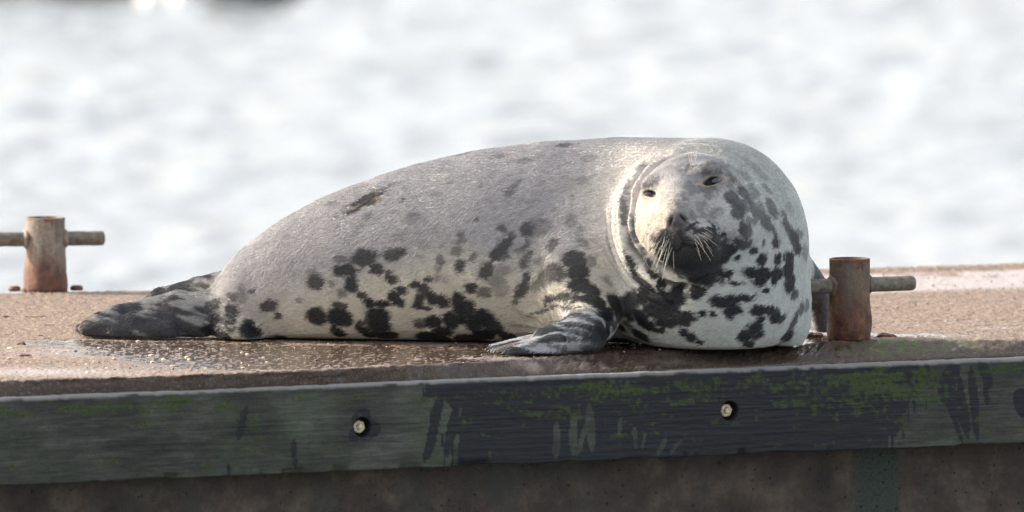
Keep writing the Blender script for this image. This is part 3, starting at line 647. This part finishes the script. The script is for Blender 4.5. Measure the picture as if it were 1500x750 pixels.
# ---- coat pattern and neck-fold shade, painted on the skin in three dimensions
bvh = BVHTree.FromPolygons([tuple(v) for v in P], [tuple(f) for f in Q.tolist()])
def hit(px, py):
    d = Vector(ray(px, py)).normalized(); r0 = bvh.ray_cast(Vector(CAM), d)
    return (None, None) if r0[0] is None else (np.array(r0[0]), np.array(r0[1]))
NZ = [(fbm(P[:, 0]*f, P[:, 1]*f, P[:, 2]*f, 3, s_)-.5) for f, s_ in ((38, 201), (90, 203))]
NZ.append(fbm(P[:, 0]*150+P[:, 2]*150, P[:, 1]*120, P[:, 2]*330-P[:, 0]*230, 2, 207)-.5)      # along the lie of the hair
coat = np.zeros(len(P))
SP = '''464 413 12 11 0 80|487 417 5 5 0 50|458 400 8 6 0 40|440 440 4 4 0 50|396 448 12 9 20 80|409 462 6 6 0 80|466 464 15 12 -35 97|372 425 5 4 30 70|354 430 8 12 0 45|366 474 8 6 0 90|368 484 16 10 -10 100|340 458 8 12 0 80|340 471 7 7 0 85|342 436 9 7 0 60
312 446 12 6 0 75|318 468 12 5 -20 85|308 481 12 6 0 100|324 488 10 6 -40 100|336 480 8 3 -40 80|344 482 6 5 0 80|410 494 9 2.5 0 90|462 497 8 1.5 0 90
534 377 20 11 10 80|500 379 7 6 0 50|509 396 18 9 0 87|517 416 10 12 0 90|503 431 6 7 0 60|580 372 14 9 15 75|553 393 11 8 -10 85|570 399 5 5 0 75|575 409 10 6 -15 87|532 431 7 4.5 0 85|499 447 9 5 0 85|500 465 18 12 0 100|497 488 9 6 0 100|494 481 6 5 0 100
589 425 8 7 0 90|577 434 9 8 0 95|584 442 10 6 0 95|545 444 10 6 0 100|563 445 11 6 0 100|556 462 16 12 0 100|557 476 16 12 0 100|564 490 18 7 -15 100|571 498 20 3 0 100|528 474 5 5 0 90|533 483 10 5 -35 100|541 490 9 5 -30 100|540 469 5 4 0 80
609 417 9 6 0 90|627 408 5.5 4.5 0 90|622 423 10 8 0 85|617 437 9 8 0 90|616 447 10 6 0 95|625 451 8 4 0 90|634 436 9 10 0 95|650 441 10 9 -20 95|647 383 6 8 0 60|643 393 5 4 0 50|641 405 4 5 0 35|652 410 4 3 0 30|616 469 8 3 0 70|618 476 8 5 0 80|636 471 11 11 -40 100|650 485 12 7 -25 100|662 470 12 12 0 100|632 494 22 6 0 100|645 497 16 4 0 100
673 438 9 10 0 92|675 451 9 10 0 100|678 469 8 9 0 100|675 391 7 9 0 60|672 369 8 6 0 45|675 353 5 5 0 45|586 348 8 5 0 35|620 358 9 6 0 18|676 497 10 4 0 100
700 321 4 4 0 65|736 333 5 5 0 75|731 350 3 3 0 30|740 360 19 8 58 78|727 373 9 8 0 78|744 375 6 6 0 60|776 335 10 11 0 78|790 332 18 13 0 50|771 360 12 5 30 55|810 358 10 6 60 65|772 380 13 6 60 65|791 383 7 4 0 40|677 349 5 8 0 55|672 368 7 6 0 55|693 378 9 5 60 65|676 392 8 9 -30 78|713 397 13 9 60 78|737 396 10 8 0 42|728 411 9 10 0 50|735 422 12 12 0 42
691 422 11 6 10 90|710 428 10 8 0 70|673 441 9 11 0 98|686 454 14 14 0 97|708 466 14 12 -40 100|726 480 15 9 -45 96|742 492 13 6 -40 90|698 477 12 12 0 100|708 490 16 8 0 100|690 497 20 5 0 100|725 500 18 3 0 100|767 420 22 7 65 80|812 400 16 13 0 78|799 411 12 9 0 65|785 418 8 8 0 50|833 379 8 8 0 70|817 437 24 6 12 87|826 450 16 3 0 80
838 322 8 12 0 40|850 340 6 10 0 35|855 356 8 6 0 50|842 380 16 12 0 82|848 398 15 12 0 87|850 416 16 12 0 90|866 424 16 8 -20 90|866 382 7 8 0 50|818 402 12 12 0 78|802 404 12 10 0 60|892 412 8 4 -45 40|820 436 12 6 20 85|860 438 20 5 -5 95|880 445 12 8 -40 95|890 460 10 10 -60 92
916 312 5 14 0 85|914 368 3 4 0 50|924 386 9 5 -60 92|932 402 11 6 -55 96|946 418 12 7 -45 100|927 346 4 8 0 75|950 386 10 5 -60 92|958 402 9 6 -60 97
954 402 8 4 -60 97|967 414 10 6 -60 100|941 418 10 7 -45 100|953 433 15 10 -40 100|941 437 8 9 0 100|975 449 19 10 -15 100|958 451 14 10 0 100|984 459 17 9 0 100|1008 464 14 7 -10 100|977 473 18 7 0 100|967 483 9 4 0 100|1001 471 10 7 0 100|939 466 15 9 -30 100|953 477 10 6 0 100|991 432 10 7 -20 100|1001 440 7 5 0 100|1006 432 5 5 0 70|1022 426 10 11 0 100|1027 409 22 6 0 100|1046 407 12 6 0 100|1010 400 20 9 0 100
1005 487 8 6 0 100|1015 494 10 6 -30 100|1026 501 5 5 -50 100|1029 459 3.5 4 0 100|1044 459 4 3 0 100|906 449 13 6 -40 92|923 463 10 6 -40 95|909 478 13 4 -35 95|939 492 13 5 -20 100|920 475 5 3 0 70|915 501 22 5 -5 100|940 506 14 4 0 100|975 509 14 3 0 100|887 494 10 10 0 95|900 485 8 8 0 85
1039 397 15 5 0 100|1061 402 10 5 20 100|1080 415 11 3 0 100|1102 400 12 7 -10 100|1121 400 12 8 0 100|1113 413 10 8 0 100|1138 400 9 8 0 100|1134 411 4 5 0 100|1123 425 5 4 0 100|1117 382 6 4 0 100|1156 391 6 14 0 97|1158 414 7 14 0 95|1164 430 5 8 0 75
1091 436 14 7 5 100|1070 440 14 8 0 100|1054 441 13 9 0 100|1076 455 12 8 0 100|1074 463 6 5 0 100|1031 458 4 4 0 100|1046 460 4 4 0 100|1113 455 11 8 0 100|1132 453 9 7 0 100|1136 464 7 7 0 100|1147 466 8 4 45 90|1115 468 6 5 0 100|1108 481 11 9 0 100|1095 490 13 8 20 100|1111 490 8 6 0 100|1100 503 8 6 20 100|1156 490 9 8 0 95|1164 470 4 9 0 80|1175 449 3 10 0 70|1182 445 3 10 0 60|1186 398 6 14 0 60
1074 291 11 9 0 72|1069 262 7 6 0 40|1092 257 10 4 -50 40|1092 287 8 8 0 68|1103 305 9 7 -35 78|1081 312 8 9 0 72|1086 300 8 6 0 70|1115 303 5 8 0 60|1120 321 14 7 -62 80|1101 323 7 5 0 70|1094 337 9 9 0 85|1088 330 6 6 0 75|1090 355 10 6 0 92|1081 359 5 4 0 90|1131 303 14 6 -65 75|1124 276 9 3 -45 50|1105 280 12 5 -60 55|1157 303 8 4 -55 35|1148 312 6 3 -60 70
1153 330 10 4 -60 80|1164 348 14 6 -65 85|1169 364 5 8 0 90|1170 341 8 6 0 60|1135 339 8 2.5 -75 80|1137 355 5 8 0 92|1119 355 2.5 4.5 0 92|1106 365 7 6 0 100|1118 378 6 8 0 100|1140 378 5 8 0 100|1156 375 7 8 0 97|1156 389 6 8 0 97|1072 366 8 6 0 100|1063 375 6 6 0 100|1082 376 4 3.5 0 100|1045 393 8 5 0 100|1069 398 5 3 0 100|1180 368 5 10 0 50|1185 384 6 12 0 60|1115 255 12 4 -40 40|1105 243 18 4 -40 30
528 331 8 4 45 30|541 315 8 4 40 40|581 269 9 2 10 35|488 297 9 2 15 40|591 293 4 2.5 0 70|609 289 3 3 0 50|644 284 4 2 0 40|607 317 10 8 20 45|587 347 8 6 0 35|736 228 12 2.5 5 50|773 236 10 3 5 50|829 213 13 2.5 10 70|753 275 14 5 50 60|707 271 4 3 0 30|779 295 4 3 0 35|864 232 9 5 20 30|853 264 9 7 0 45|840 293 3 8 0 35
914 305 20 6 92 88|930 334 18 5 100 80|938 250 15 5 62 70|919 275 12 4 80 70|921 384 14 6 112 92|934 410 13 6 125 92|940 372 10 4 110 70|800 455 22 2.5 20 75|850 462 22 4 -8 70|840 474 24 3 -5 75|850 486 24 4 -8 70|862 498 20 4 -10 80|832 496 16 3.5 8 70|815 508 18 4 -8 65|800 499 16 2 10 60|775 507 16 1.6 10 60|872 512 14 5 0 80|880 478 10 6 -60 85|846 516 22 3 0 75|760 512 14 1.2 8 50|765 518 10 1.2 0 40'''  # last row opens with neck-fold marks: dark fur plus crease shade
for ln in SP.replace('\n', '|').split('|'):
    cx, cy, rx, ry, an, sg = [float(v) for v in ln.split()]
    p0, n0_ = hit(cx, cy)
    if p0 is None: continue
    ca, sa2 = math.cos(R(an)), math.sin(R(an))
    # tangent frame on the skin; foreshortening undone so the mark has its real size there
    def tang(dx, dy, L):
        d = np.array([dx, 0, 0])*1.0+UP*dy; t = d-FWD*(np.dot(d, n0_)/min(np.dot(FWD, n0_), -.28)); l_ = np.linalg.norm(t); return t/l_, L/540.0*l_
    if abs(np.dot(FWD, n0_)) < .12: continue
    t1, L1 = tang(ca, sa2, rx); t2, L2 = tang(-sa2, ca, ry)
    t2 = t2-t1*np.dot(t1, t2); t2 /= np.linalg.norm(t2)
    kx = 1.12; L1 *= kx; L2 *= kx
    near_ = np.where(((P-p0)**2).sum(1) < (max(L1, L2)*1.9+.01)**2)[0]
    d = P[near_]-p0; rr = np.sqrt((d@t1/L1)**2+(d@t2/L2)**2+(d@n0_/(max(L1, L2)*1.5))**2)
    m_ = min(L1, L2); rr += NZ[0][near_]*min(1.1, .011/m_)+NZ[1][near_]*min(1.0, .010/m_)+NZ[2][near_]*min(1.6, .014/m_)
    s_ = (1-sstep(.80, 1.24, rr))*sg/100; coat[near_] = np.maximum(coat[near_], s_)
# unseen flank and back of the neck: same kind of mottling
ff = fbm(P[:, 0]*14, P[:, 1]*14, P[:, 2]*14, 3, 301)
hidden = sstep(.12, -.05, N@(-FWD))*(P[:, 1]-dyx(P[:, 0]) > .08)
coat = np.maximum(coat, hidden*sstep(.60, .66, ff+.10*sstep(.45, .1, P[:, 2]))*.9)
# ground colours: silver-grey back, cream belly, dark hips
xb = P[:, 0]; zz = P[:, 2]
bl_ = sstep(X(330, 0), X(720, 0), xb)*.12
belly = 1-sstep(.03+bl_, .17+bl_*1.15, zz+(fbm(P[:, 0]*6, P[:, 1]*6, P[:, 2]*6, 2, 303)-.5)*.12)
neckw = sstep(X(880, 0), X(940, 0), xb)
cream = np.array([.37, .345, .29]); back = np.array([.225, .215, .217]); pale = np.array([.315, .325, .305])
c_ = back+(cream-back)*belly[:, None]
nw = np.clip(neckw*(sstep(.0, .1, hu+.06)+.8*sstep(.02, -.10, hw))+.0, 0, 1)*(1-.55*sstep(.45, .54, zz))
c_ = c_+(pale-c_)*nw[:, None]
leftfold = win(110, 250)*sstep(.14, .17, r_)*(1-sstep(.22, .42, r_))*nearf
c_ = c_+(np.array([.44, .41, .36])-c_)*(leftfold*.62)[:, None]
# face
face = (1-sstep(.145, .17, r_))*sstep(-.05, .02, hf)
fc = np.array([.215, .205, .20])+(np.array([.34, .30, .245])-np.array([.215, .205, .20]))*sstep(.02, -.10, hu)[:, None]*sstep(.10, .02, hw)[:, None]
fc = fc+(np.array([.155, .15, .155])-fc)*(sstep(.05, .11, hw)*.8)[:, None]
fc = fc+(np.array([.25, .25, .245])-fc)*(sstep(.05, .10, hu)*sstep(.06, .0, hw))[:, None]
c_ = c_+(fc-c_)*face[:, None]
eo = np.maximum(np.exp(-(((hu-.081)/.045)**2+((hw-.064)/.034)**2)), .6*np.exp(-(((hu+.096)/.03)**2+((hw-.064)/.025)**2)))*face
c_ = c_*(1-.42*eo)[:, None]
mot = sstep(.46, .62, fbm(hu*45, hw*45, hf*45, 3, 305))*face*(.35+.4*sstep(-.04, .03, hu))
c_ = c_*(1-.45*mot)[:, None]
c_ = c_*(1-(sstep(.045, .008, np.abs(hu+.015+.08*(hw-.02)))*sstep(-.07, -.03, hw)*sstep(.06, .01, hw)*.35)*face)[:, None]
# dark muzzle and chin
mz = np.exp(-(((hu+.005)/.094)**4+((hw+.108)/.068)**4))*sstep(.03, .09, hf)
mz = sstep(.25, .6, mz+(fbm(hu*50, hw*50, hf*50, 3, 307)-.5)*1.0)
nosep = np.exp(-(((hu+.022)/.030)**4+((hw+.034)/.026)**4))*sstep(.15, .2, hf)
pad_mottle = sstep(.43, .6, fbm(hu*70, hw*70, hf*70, 2, 309))*sstep(-.115, -.06, hw)*sstep(-.02, .02, hu)  # grey-white mottling of the whisker pad on the right
dk = np.array([.022, .020, .020])
c_ = c_+((dk+pad_mottle[:, None]*.19)-c_)*(mz*.97)[:, None]
c_ = c_+(np.array([.10, .09, .092])-c_)*(sstep(.3, .8, nosep)*.9)[:, None]
jaw = np.exp(-(((hu+.012)/.085)**2+((hw+.155)/.03)**2))*sstep(-.02, .05, hf)
c_ = c_+(dk-c_)*(sstep(.45, .8, jaw+NZ[0]*1.2)*.95)[:, None]
c_ = c_*(1-.9*nostril)[:, None]; c_ = c_*(1-.6*mouth)[:, None]
# eye rims
c_ = c_+(np.array([.20, .155, .10])-c_)*(eye_rim*.6)[:, None]; c_ = c_+(np.array([.015, .012, .012])-c_)*eye_mask[:, None]
# hind flippers: streaky dark grey
hf_ = sstep(X(352, .1), X(300, .1), xb+(zz-.06)*.25)
hf_ = np.maximum(hf_, (P[:, 1]-dyx(xb) > .19)*sstep(X(350, .1), X(338, .1), xb))
stk = fbm(P[:, 0]*9, P[:, 1]*40, P[:, 2]*60+P[:, 0]*25, 3, 311)
stk = stk-.16*(P[:, 1]-dyx(xb) > .17); stk = stk-.05*sstep(.075, .02, zz)
hcol = np.array([.048, .046, .050])+(np.array([.19, .185, .175])-np.array([.048, .046, .050]))*sstep(.45, .68, stk+.25*sstep(.07, .13, zz)+.2*sstep(X(190, .05), X(150, .05), xb)*sstep(.03, .05, zz)-.06)[:, None]
c_ = c_+(hcol-c_)*hf_[:, None]
tipc = sstep(X(150, .04), X(128, .04), xb); c_ = c_+(np.array([.25, .21, .16])-c_)*(tipc*sstep(.30, .5, stk)*sstep(.02, .05, zz)*.9)[:, None]
# fore flipper: pale grey with long stripes, brown between the digits
ffl = (1-sstep(.006, .016, np.min([sd(P, pr) for pr, _ in flip[2:]], 0)))*(1-sstep(.10, .13, zz))
c_ = c_+(np.array([.31, .315, .325])*(1-.80*sstep(.46, .55, fbm(xb*7+zz*10, P[:, 1]*34-xb*6, zz*60+xb*8, 2, 315))[:, None])-c_)*(np.clip(ffl, 0, 1)*.95)[:, None]
web = ffl*sstep(X(800, -.2), X(770, -.2), xb)*(P[:, 1] > -.515)
c_ = c_*(1-(web*sstep(.5, .62, vn(P[:, 0]*8, P[:, 1]*60, 0*zz, 313)))[:, None]*np.array([.45, .55, .62]))
farl = (P[:, 1] > .02)*sstep(X(1180, .1), X(1190, .1), xb)
c_ = c_+(np.array([.13, .13, .14])-c_)*farl[:, None]
# spots over all, with neck-fold shade painted in
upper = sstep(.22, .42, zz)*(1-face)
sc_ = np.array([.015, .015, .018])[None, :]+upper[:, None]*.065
coat = coat*(1-.9*eye_rim); coat = np.maximum(coat, .80*sstep(.3, .75, crease)*sstep(.35, .55, fbm(P[:, 0]*16, P[:, 1]*16, P[:, 2]*16, 2, 335)+.12))  # fold lines darkened: crease shade painted in with the dark fur
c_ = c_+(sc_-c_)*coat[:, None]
# healed wound on the back: dark torn patch with ochre scar
p0, n0_ = hit(533, 295)
if p0 is not None:
    t1 = np.array([.66, 0, .75]); t1 -= n0_*np.dot(t1, n0_); t1 /= np.linalg.norm(t1); t2 = np.cross(n0_, t1); d = P-p0
    a_, b_ = d@t1, d@t2; rr = np.sqrt((a_/.070)**2+(b_/.030)**2+(d@n0_/.06)**2)+NZ[0]*1.5+NZ[1]*.8+NZ[2]*.9
    mm = 1-sstep(.6, 1.3, rr); sc2 = fbm(a_*60, b_*170, 0*a_, 3, 321)
    wc = np.array([.05, .042, .038])+(np.array([.26, .20, .12])-np.array([.05, .042, .038]))*sstep(.58, .74, sc2)[:, None]
    c_ = c_+(wc-c_)*(mm*.9)[:, None]; P = P-N*(mm*(.004+.006*(sc2-.5)))[:, None]
# fine hair-scale variation and small scratches on the flank
scr = sstep(.63, .72, vn(P[:, 0]*60+P[:, 2]*70, P[:, 1]*20, P[:, 2]*160-P[:, 0]*60, 331))*sstep(.1, .2, zz)*(xb < X(880, 0)); c_ = c_*(1-.16*scr)[:, None]
lum_ = c_.mean(1); c_ = c_*(1+.62*sstep(.05, .15, lum_)*(1-.35*face*sstep(.0, -.05, hu)))[:, None]
c_ = np.clip(c_*(1+.22*(fbm(P[:, 0]*25, P[:, 1]*25, P[:, 2]*25, 3, 333)-.5))[:, None], .008, .8)
seal = np_mesh('grey_seal', P, Q, m_fur(), cols={'Col': c_})
tag(seal, 'grey seal with dark spots lying on the pier, head turned to face the viewer', 'seal')

# ---- fur: short guard hairs, each a real strand, lying towards the tail
def fur_coat(n):
    tri = rng.integers(0, len(Q), n*2); a_, b_ = rng.random((2, len(tri)))
    q4 = P[Q[tri]]; p = (q4[:, 0]*((1-a_)*(1-b_))[:, None]+q4[:, 1]*(a_*(1-b_))[:, None]+q4[:, 2]*(a_*b_)[:, None]+q4[:, 3]*((1-a_)*b_)[:, None])
    vi = Q[tri, rng.integers(0, 4, len(tri))]; nn = N[vi]; cc = c_[vi]
    ok = (p[:, 2] > .012) & (nn[:, 2] > -.8) & (eye_mask[vi] < .2) & (eye_rim[vi] < .75) & (crease[vi]*rng.uniform(.8, 1.6, len(tri)) < .45) & ((nn[:, 1] < .35) | (rng.random(len(tri)) < .4))
    p, nn, cc, vi = [v[ok][:n] for v in (p, nn, cc, vi)]; m_ = len(p)
    f_ = face[vi]
    d = np.array([-1.0, .0, -.42])[None, :]*(1-f_)[:, None]+f_[:, None]*((p-H(-.02, .0, .2))/np.linalg.norm(p-H(-.02, .0, .2), axis=1)[:, None])
    w1 = fbm(p[:, 0]*16, p[:, 1]*16, p[:, 2]*16, 2, 401)-.5; w2 = fbm(p[:, 0]*16, p[:, 1]*16, p[:, 2]*16, 2, 403)-.5
    d = d+np.stack([w1*.4, w1*.8, w2*2.2], 1)+rng.normal(0, .13, (m_, 3)); d -= nn*(d*nn).sum(1)[:, None]; d /= np.linalg.norm(d, axis=1)[:, None]+1e-9
    L = (rng.uniform(.006, .012, m_)*(1-.5*f_)*(1-.45*leftfold[vi]))[:, None]
    pts = np.stack([p-nn*.0006, p+d*L*.5+nn*L*.17, p+d*L+nn*L*.20], 1)
    hc = bpy.data.hair_curves.new('fur'); hc.add_curves([3]*m_)
    hc.attributes['position'].data.foreach_set('vector', pts.reshape(-1).astype(np.float32))
    ra = hc.attributes.get('radius') or hc.attributes.new('radius', 'FLOAT', 'POINT'); ra.data.foreach_set('value', np.tile(np.array([.00042, .00036, .00008], np.float32), m_))
    ca_ = hc.attributes.new('Col', 'FLOAT_COLOR', 'CURVE'); cc = np.clip(cc*rng.uniform(.75, 1.3, (m_, 1)), .006, .8)
    ca_.data.foreach_set('color', np.concatenate([cc, np.ones((m_, 1))], 1).astype(np.float32).ravel())
    hm = NT('seal_guard_hair'); hc.materials.append(hm.out(hm.attr('Col', 'Color'), .38, None, Specular_IOR_Level=.65))
    o = bpy.data.objects.new('fur', hc); COL.objects.link(o); o.parent = seal; o['kind'] = 'stuff'
fur_coat(380000)

# ---- eyes, claws, whiskers
eye_m = m_plain('wet_dark_eye', (.012, .012, .016), .08, .1, 30, Coat_Weight=.6)
bvh = BVHTree.FromPolygons([tuple(v) for v in P], [tuple(f) for f in Q.tolist()])
def cast_head(u_, w_):
    o_ = Vector(H(u_, w_, .6)); r0 = bvh.ray_cast(o_, -Vector(HM[2])); return r0[0], r0[1]
for (eu, ew, rt, tl, sz_e) in EYES:
    p0 = cast_head(eu, ew)[0]; bm = bmesh.new()
    bmesh.ops.create_uvsphere(bm, u_segments=28, v_segments=18, radius=.0195*(.8+.2*sz_e), matrix=Matrix.Translation(p0-Vector(HM[2])*.0120)); bm_obj('eye', bm, eye_m, seal)
claw_m = m_plain('dark_claw', (.05, .04, .035), .35)
for i, (tx, ty_) in enumerate(TIPS):
    bm = bmesh.new(); a = PZ(tx+3, ty_, .014); tube(bm, [a, a+np.array([-.010, -.001, .001]), a+np.array([-.018, -.002, -.003]), a+np.array([-.024, -.003, -.008])], [.0046, .0040, .0026, .0006], 8); bm_obj('claw', bm, claw_m, seal)
wh_m = m_plain('pale_whisker', (.60, .55, .46), .35, .1, 20)
def whisker(p, d, L, droop, curl, rad=.00048):
    p = Vector(p); d = Vector(d).normalized(); pts = []; rs = []
    for k in range(9):
        t = k/8; q = p+d*(L*t)+Vector((0, 0, -1))*(droop*t*t)+Vector(HM[0])*(curl*t*t); pts.append(q); rs.append(rad*(1-.8*t)+.00012)
    bm = bmesh.new(); tube(bm, pts, rs, 5); bm_obj('whisker', bm, wh_m, seal)
for side in (-1, 1):
    for row in range(5):
        for k in range(4 if side < 0 else 3):
            if rng.random() < (.15 if side < 0 else .3): continue
            
            u0 = -.016+side*(.030+.0125*k+rng.uniform(-.002, .002)); w0 = -.062-.0115*row+rng.uniform(-.002, .002)
            p0, n0_ = cast_head(u0, w0)
            if p0 is None: continue
            d = HM[0]*side*(.55+.22*k*.5)+HM[1]*(-.55-.16*row+(.25 if side > 0 else -.25))+HM[2]*.45+rng.normal(0, .17, 3)
            whisker(p0-Vector(HM[2])*.002, d, rng.uniform(.03, .085)*(1 if side < 0 else .8), rng.uniform(.0, .014), side*rng.uniform(-.008, .004))
for (u0, w0, ds) in ((.036, .112, [(.0, .055, .0), (.012, .062, 0), (.03, .05, 0), (-.01, .05, 0), (.022, .045, 0)]), (-.077, .095, [(-.012, .03, 0), (-.02, .026, 0), (-.004, .024, 0)])):
    for k, (du, L, _) in enumerate(ds):
        p0, n0_ = cast_head(u0+(k-2)*.003, w0+rng.uniform(-.002, .002)); whisker(p0, HM[0]*du*8+HM[1]*1.0+HM[2]*.35, L*1.1, 0, du*.6, .0008)

# ------------------------------------------------------------ grit and shell fragments on the deck
def scatter(name, n, gen, mat, smin_, smax_, flat, label, cat):
    Vs, Fs = [], []; ico = bmesh.new(); bmesh.ops.create_icosphere(ico, subdivisions=1, radius=1); iv = np.array([v.co[:] for v in ico.verts]); fi = np.array([[v.index for v in f.verts] for f in ico.faces]); ico.free()
    off = 0
    for i in range(n):
        px, py = gen(); c = on_z(px, py); s_ = smin_+(smax_-smin_)*rng.random()**2.5; a = rng.uniform(0, 6.28)
        v = iv*(1+rng.uniform(-.3, .3, (len(iv), 1)))*[1, rng.uniform(.5, 1), flat]*s_
        v = v@np.array([[math.cos(a), math.sin(a), 0], [-math.sin(a), math.cos(a), 0], [0, 0, 1]]); v = v+c+[0, 0, s_*flat*.35]
        Vs.append(v); Fs.append(fi+off); off += len(iv)
    o = np_mesh(name, np.concatenate(Vs), np.concatenate(Fs), mat, smooth=False); tag(o, label, cat, kind='stuff')
def g_deck():
    while True:
        px = rng.uniform(-30, 1530); py = rng.uniform(384, 555)
        top = np.interp(px, [0, 200, 1500], [432, 428, 388])
        if top+3 < py < edge_top(px)-1: return px, py
def g_left():
    while True:
        px = rng.normal(200, 150); py = rng.normal(520, 16)
        if 440 < py < edge_top(px)-1 and px < 720: return px, py
scatter('grit', 1500, g_deck, m_plain('sand_grit', (.28, .20, .15), .8, .5, 40), .0012, .0045, .7, 'loose sandy grit scattered over the pier deck', 'grit')
scatter('shell_fragments', 90, g_left, m_plain('pale_shell', (.55, .46, .34), .6, .4, 25), .0025, .009, .35, 'pale broken shell bits on the wet deck by the hind flippers', 'shell bits')
scatter('dark_debris', 70, g_deck, m_plain('dark_flake', (.06, .045, .035), .7, .4, 25), .004, .012, .3, 'dark brown flakes lying about the pier deck', 'debris')
def lump(px, py, sx_, sy2, h_, mat, name, label, cat):
    c = on_z(px, py); bm = bmesh.new(); bmesh.ops.create_icosphere(bm, subdivisions=3, radius=1)
    for v in bm.verts:
        n = .35*math.sin(v.co.x*5+px)+.25*math.sin(v.co.y*7+v.co.z*4+py)+.2*math.sin(v.co.x*11-v.co.z*9)
        f = 1+n*.35; v.co = Vector((v.co.x*sx_*f, v.co.y*sy2*f, max(v.co.z, -.2)*h_*f))
    o = bm_obj(name, bm, mat, None, False); o.location = (c[0], c[1], 0.001); tag(o, label, cat); return o
lump(1192, 494, .026, .02, .012, rust_m, 'rust_flake', 'lump of rust scale left of the front bollard foot', 'rust flake')
lump(1297, 494, .028, .02, .010, rust_m, 'rust_flake', 'lump of rust scale right of the front bollard foot', 'rust flake')
clay = m_plain('dry_weed', (.20, .14, .08), .8, .4, 60)
lump(50, 464, .034, .03, .004, clay, 'mud_crust', 'thin brown crust on the dry deck below the rear bollard', 'crust')
lump(32, 505, .012, .012, .007, rust_m, 'stone_chip', 'reddish stone chip on the deck near the left end', 'stone')
lump(35, 521, .015, .014, .004, rust_m, 'stone_chip', 'flat dark chip nearest the board at the left end', 'stone')

# ------------------------------------------------------------ beyond the water: dark rocks, two white balls added as blurred sun glints
rock_m = m_plain('weedy_rock', (.03, .035, .025), .8, .5, 3)
def sea_pt(px, py): return on_z(px, py, -1.5)
for k, (px, py, sx_, h_, lab) in enumerate([(20, -6, .55, .35, 'dark weedy rock at the far left of the water'), (105, -5, .42, .3, 'dark weedy rock left of the glint stand-ins'), (350, -1, .30, .3, 'low dark rock right of the glint stand-ins')]):
    c = sea_pt(px, py); bm = bmesh.new(); bmesh.ops.create_icosphere(bm, subdivisions=4, radius=1)
    for v in bm.verts:
        f = 1+.22*math.sin(v.co.x*4+k)+.15*math.sin(v.co.y*9+v.co.x*6)+.08*math.sin(v.co.z*17+v.co.x*13); v.co = Vector((v.co.x*sx_*f, v.co.y*.5*f, v.co.z*h_*f))
    o = bm_obj('sea_rock', bm, rock_m); o.location = (c[0], c[1]+.4, -1.5); tag(o, lab, 'rock', 'rocks across the water')
glint_m = m_plain('glint_white', (.85, .84, .80), .3, .05, 5)
for (px, py, r0, lab) in ((226, 6, .075, 'white ball standing in for a sun glint, the larger of two'), (264, 3, .05, 'white ball standing in for a sun glint, the smaller one on the right')):
    c = sea_pt(px, py+6); root = empty('glint_ball', (c[0], c[1], -1.5)); tag(root, lab, 'glint_standin', 'glint stand-ins at the far side of the water')
    bm = bmesh.new(); bmesh.ops.create_uvsphere(bm, u_segments=24, v_segments=16, radius=r0, matrix=Matrix.Translation((0, 0, r0*.6))); bm_obj('float', bm, glint_m, root)
    bm = bmesh.new(); lathe(bm, [(r0*.25, r0*1.5), (r0*.25, r0*1.8), (r0*.12, r0*1.95)], 12); bm_obj('glint_knob', bm, glint_m, root)
